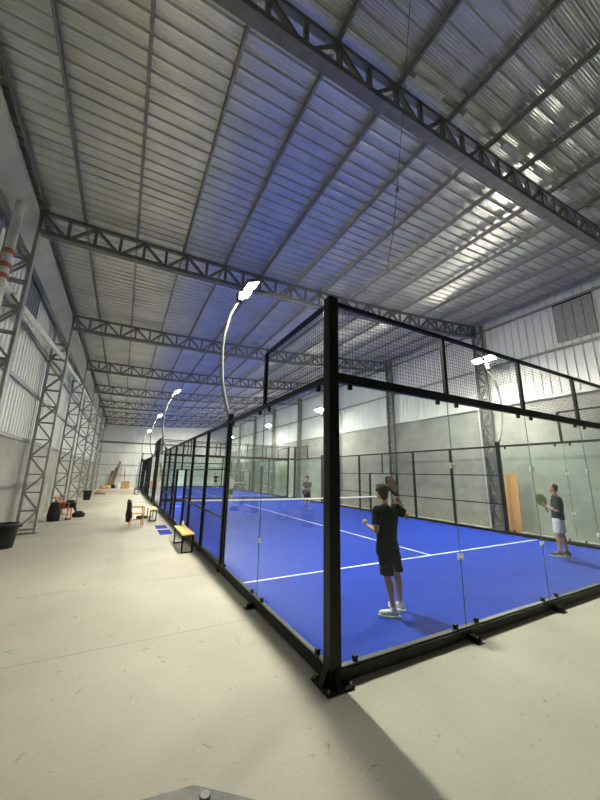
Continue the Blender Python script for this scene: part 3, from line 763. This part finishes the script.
        a2 = math.atan2(d.y, d.x)
        MB().loft([(mid+Vector((0,0,0)), .150, .050, a2), (mid+Vector((0,0,.028)), .150, .052, a2)]).build('sole', sole, s2)
        bl = MB()
        for q in (0, .025, .05): bl.bar(mid+d*q-sdv*.025+Vector((0,0,.098-q*.5)), mid+d*q+sdv*.025+Vector((0,0,.098-q*.5)), .008, .006)
        bl.build('laces', WCLOTH if shoes is not SHOEW else GRIP, s2)
    return t, W, P, fd
def racket(origin, W, hand, head, nrm, m, face_m, label):
    h0, h1 = W(hand), W(head); ax = (h1-h0).normalized(); n_ = W(nrm); n_ = (n_ - ax*n_.dot(ax)).normalized(); sd = n_.cross(ax)
    mt = Matrix((sd, ax, n_)).transposed().to_4x4(); mt.translation = h1
    t = empty('padel_racket', Vector(origin)+h0, label, 'racket'); mt = Matrix.Translation(h0*-1) @ mt
    poly = [(.128*math.cos(a)*(1-.10*max(0,-math.sin(a))), .142*math.sin(a)) for a in [2*PI*k/32 for k in range(32)]]
    fa = MB().prism(poly, mt, .034).build('racket_face', face_m, t, .006)
    b = MB()
    ring = [mt @ Vector((x*1.01, y*1.01, 0)) for x, y in poly]; b.tube(ring+[ring[0], ring[1]], .019, 8, False); b.build('rim', m, t)
    b = MB()
    for i in range(-3, 4):
        for j in range(-3, 4):
            if i*i+j*j < 11:
                q = mt @ Vector((i*.026, j*.026+.015, 0)); b.tube([q-n_*.0185, q+n_*.0185], .0055, 8)
    b.build('face_hole', GRIP, fa)
    b = MB()
    for s in (-1, 1): b.tube([mt @ Vector((s*.075, -.115, 0)), mt @ Vector((s*.035, -.165, 0)), mt @ Vector((s*.012, -.205, 0))], [.014,.013,.013], 10)
    b.build('throat', m, t)
    MB().tube([mt @ Vector((0,-.195,0)), mt @ Vector((0,-.32,0))], .0165, 12).build('handle', GRIP, t)
    return t

# nearest player, seen from behind
o1 = (1.62, .88, .021); R1, F1 = (.728, -.685, 0), (.685, .728, 0)
J = dict(pel=(-.04,0,.95), chest=(-.03,0,1.34), neck=(-.055,.01,1.49), head=(-.095,.03,1.665),
    lsh=(-.15,-.13,1.40), lel=(-.185,-.20,1.13), lwr=(-.295,-.10,1.175), lhand=(-.36,-.04,1.20), lpalm=(.3,.3,.9),
    rsh=(.10,.14,1.42), rel=(.275,.20,1.30), rwr=(.20,.34,1.48), rhand=(.15,.40,1.56), rpalm=(-.8,-.5,.1),
    lhip=(-.08,-.07,.88), rhip=(.03,.08,.88), lkn=(-.05,-.11,.49), rkn=(.085,.13,.50), lan=(.02,-.11,.09), ran=(.115,.17,.09),
    ltoe=(-.18,-.11,.03), rtoe=(.04,.22,.03), hem=.78, short=.54, sleeve=.72)
pt, W1, P1, fd1 = person(o1, R1, F1, J, (-.75,.66), (-.70,.71), 'player in black shirt and shorts nearest the viewer, seen from behind, racket raised', NAVY, SHORTK, HAIR, SHOEW, SOLE)
racket(o1, W1, (.150,.39,1.55), (.068,.43,1.76), (.85,-.52,.1), BLACK, RACKR, 'dark red and black padel racket raised by the player in black')
hp = W1((-.35,-.055,1.225)); tag(MB().ell(Vector(o1)+hp, .0335, None, 20, 14).build('padel_ball', BALL), 'pale ball in the left hand of the player in black', 'ball')

# player beside the right glass, profile to the left
o2 = (8.05, 1.57, .021); R2, F2 = (.412, -.911, 0), (.911, .412, 0)
J = dict(pel=(.02,0,.94), chest=(.045,0,1.32), neck=(.015,0,1.48), head=(.005,0,1.655),
    lsh=(.05,-.17,1.38), lel=(.02,-.24,1.12), lwr=(-.17,-.12,1.19), lhand=(-.235,-.06,1.24), lpalm=(-.1,.5,.8),
    rsh=(.05,.17,1.38), rel=(.03,.24,1.12), rwr=(-.16,.06,1.17), rhand=(-.22,.01,1.22), rpalm=(-.3,-.6,.6),
    lhip=(.0,-.09,.88), rhip=(.04,.09,.88), lkn=(-.03,-.10,.49), rkn=(.06,.10,.49), lan=(-.04,-.10,.09), ran=(.10,.12,.09),
    ltoe=(-.24,-.12,.03), rtoe=(-.10,.10,.03), hem=.88, short=.56, sleeve=.95)
pt, W2, P2, fd2 = person(o2, R2, F2, J, (-1,.05), (-1,.05), 'player in slate shirt and white shorts by the right side glass, in profile', SLATE, WCLOTH, HAIRB, SHOEB, SOLE, bald=True)
racket(o2, W2, (-.22,-.02,1.18), (-.285,-.02,1.345), (.45,-.85,.1), RACKG, RACKG, 'olive padel racket held up by the player in white shorts')

# player beyond the net
o3 = (7.60, 13.8, .021); R3, F3 = (.868, -.497, 0), (.497, .868, 0)
J = dict(pel=(0,0,.94), chest=(0,0,1.33), neck=(0,0,1.49), head=(-.01,-.02,1.655),
    lsh=(.17,.0,1.39), lel=(.22,-.04,1.12), lwr=(.08,-.22,1.06), lhand=(.02,-.26,1.05), lpalm=(-.6,.3,-.2),
    rsh=(-.17,.0,1.39), rel=(-.22,-.04,1.12), rwr=(-.08,-.22,1.04), rhand=(-.02,-.26,1.03), rpalm=(.6,.3,.2),
    lhip=(.09,0,.88), rhip=(-.09,0,.88), lkn=(.10,-.03,.49), rkn=(-.09,-.02,.49), lan=(.12,0,.09), ran=(-.10,0,.09),
    ltoe=(.15,-.15,.03), rtoe=(-.16,-.15,.03), hem=.86, short=.52, sleeve=.7)
pt, W3, P3, fd3 = person(o3, R3, F3, J, (-.3,-1), (-.1,-1), 'player in grey brown shirt and dark shorts beyond the net, facing the viewer', GCLOTH, SHORTK, HAIRB, SHOEB, SOLE, vox=.014)
racket(o3, W3, (-.01,-.27,1.03), (-.14,-.34,.90), (.1,-1,.1), BLACK, GRIP, 'dark padel racket held low by the player beyond the net')
# fourth player at the far left of the court, fifth on the second court
o4 = (4.35, 18.2, .021)
J4 = dict(J); J4.update(look=0)
J4 = {k: v for k, v in J4.items() if k != 'look'}
pt, W4, P4, fd4 = person(o4, (.96, -.28, 0), (.28, .96, 0), J4, (-.3,-1), (.6,-.8), 'distant player in a grey shirt near the far glass of the near court', GREYC, SHORTK, HAIR, SHOEB, SOLE, vox=.016)
pt, W5, P5, fd5 = person((8.7, 39.2, .021), (.97, -.25, 0), (.25, .97, 0), J4, (.3,-1), (.2,-1), 'tiny distant player in dark clothes on the second court', NAVY, SHORTK, HAIR, SHOEB, SOLE, vox=.02)

# ------------------------------------------------------------------ world: night outside
w = bpy.data.worlds.new('night'); sc.world = w; w.use_nodes = True
w.node_tree.nodes['Background'].inputs[0].default_value = (.02, .025, .03, 1); w.node_tree.nodes['Background'].inputs[1].default_value = .3
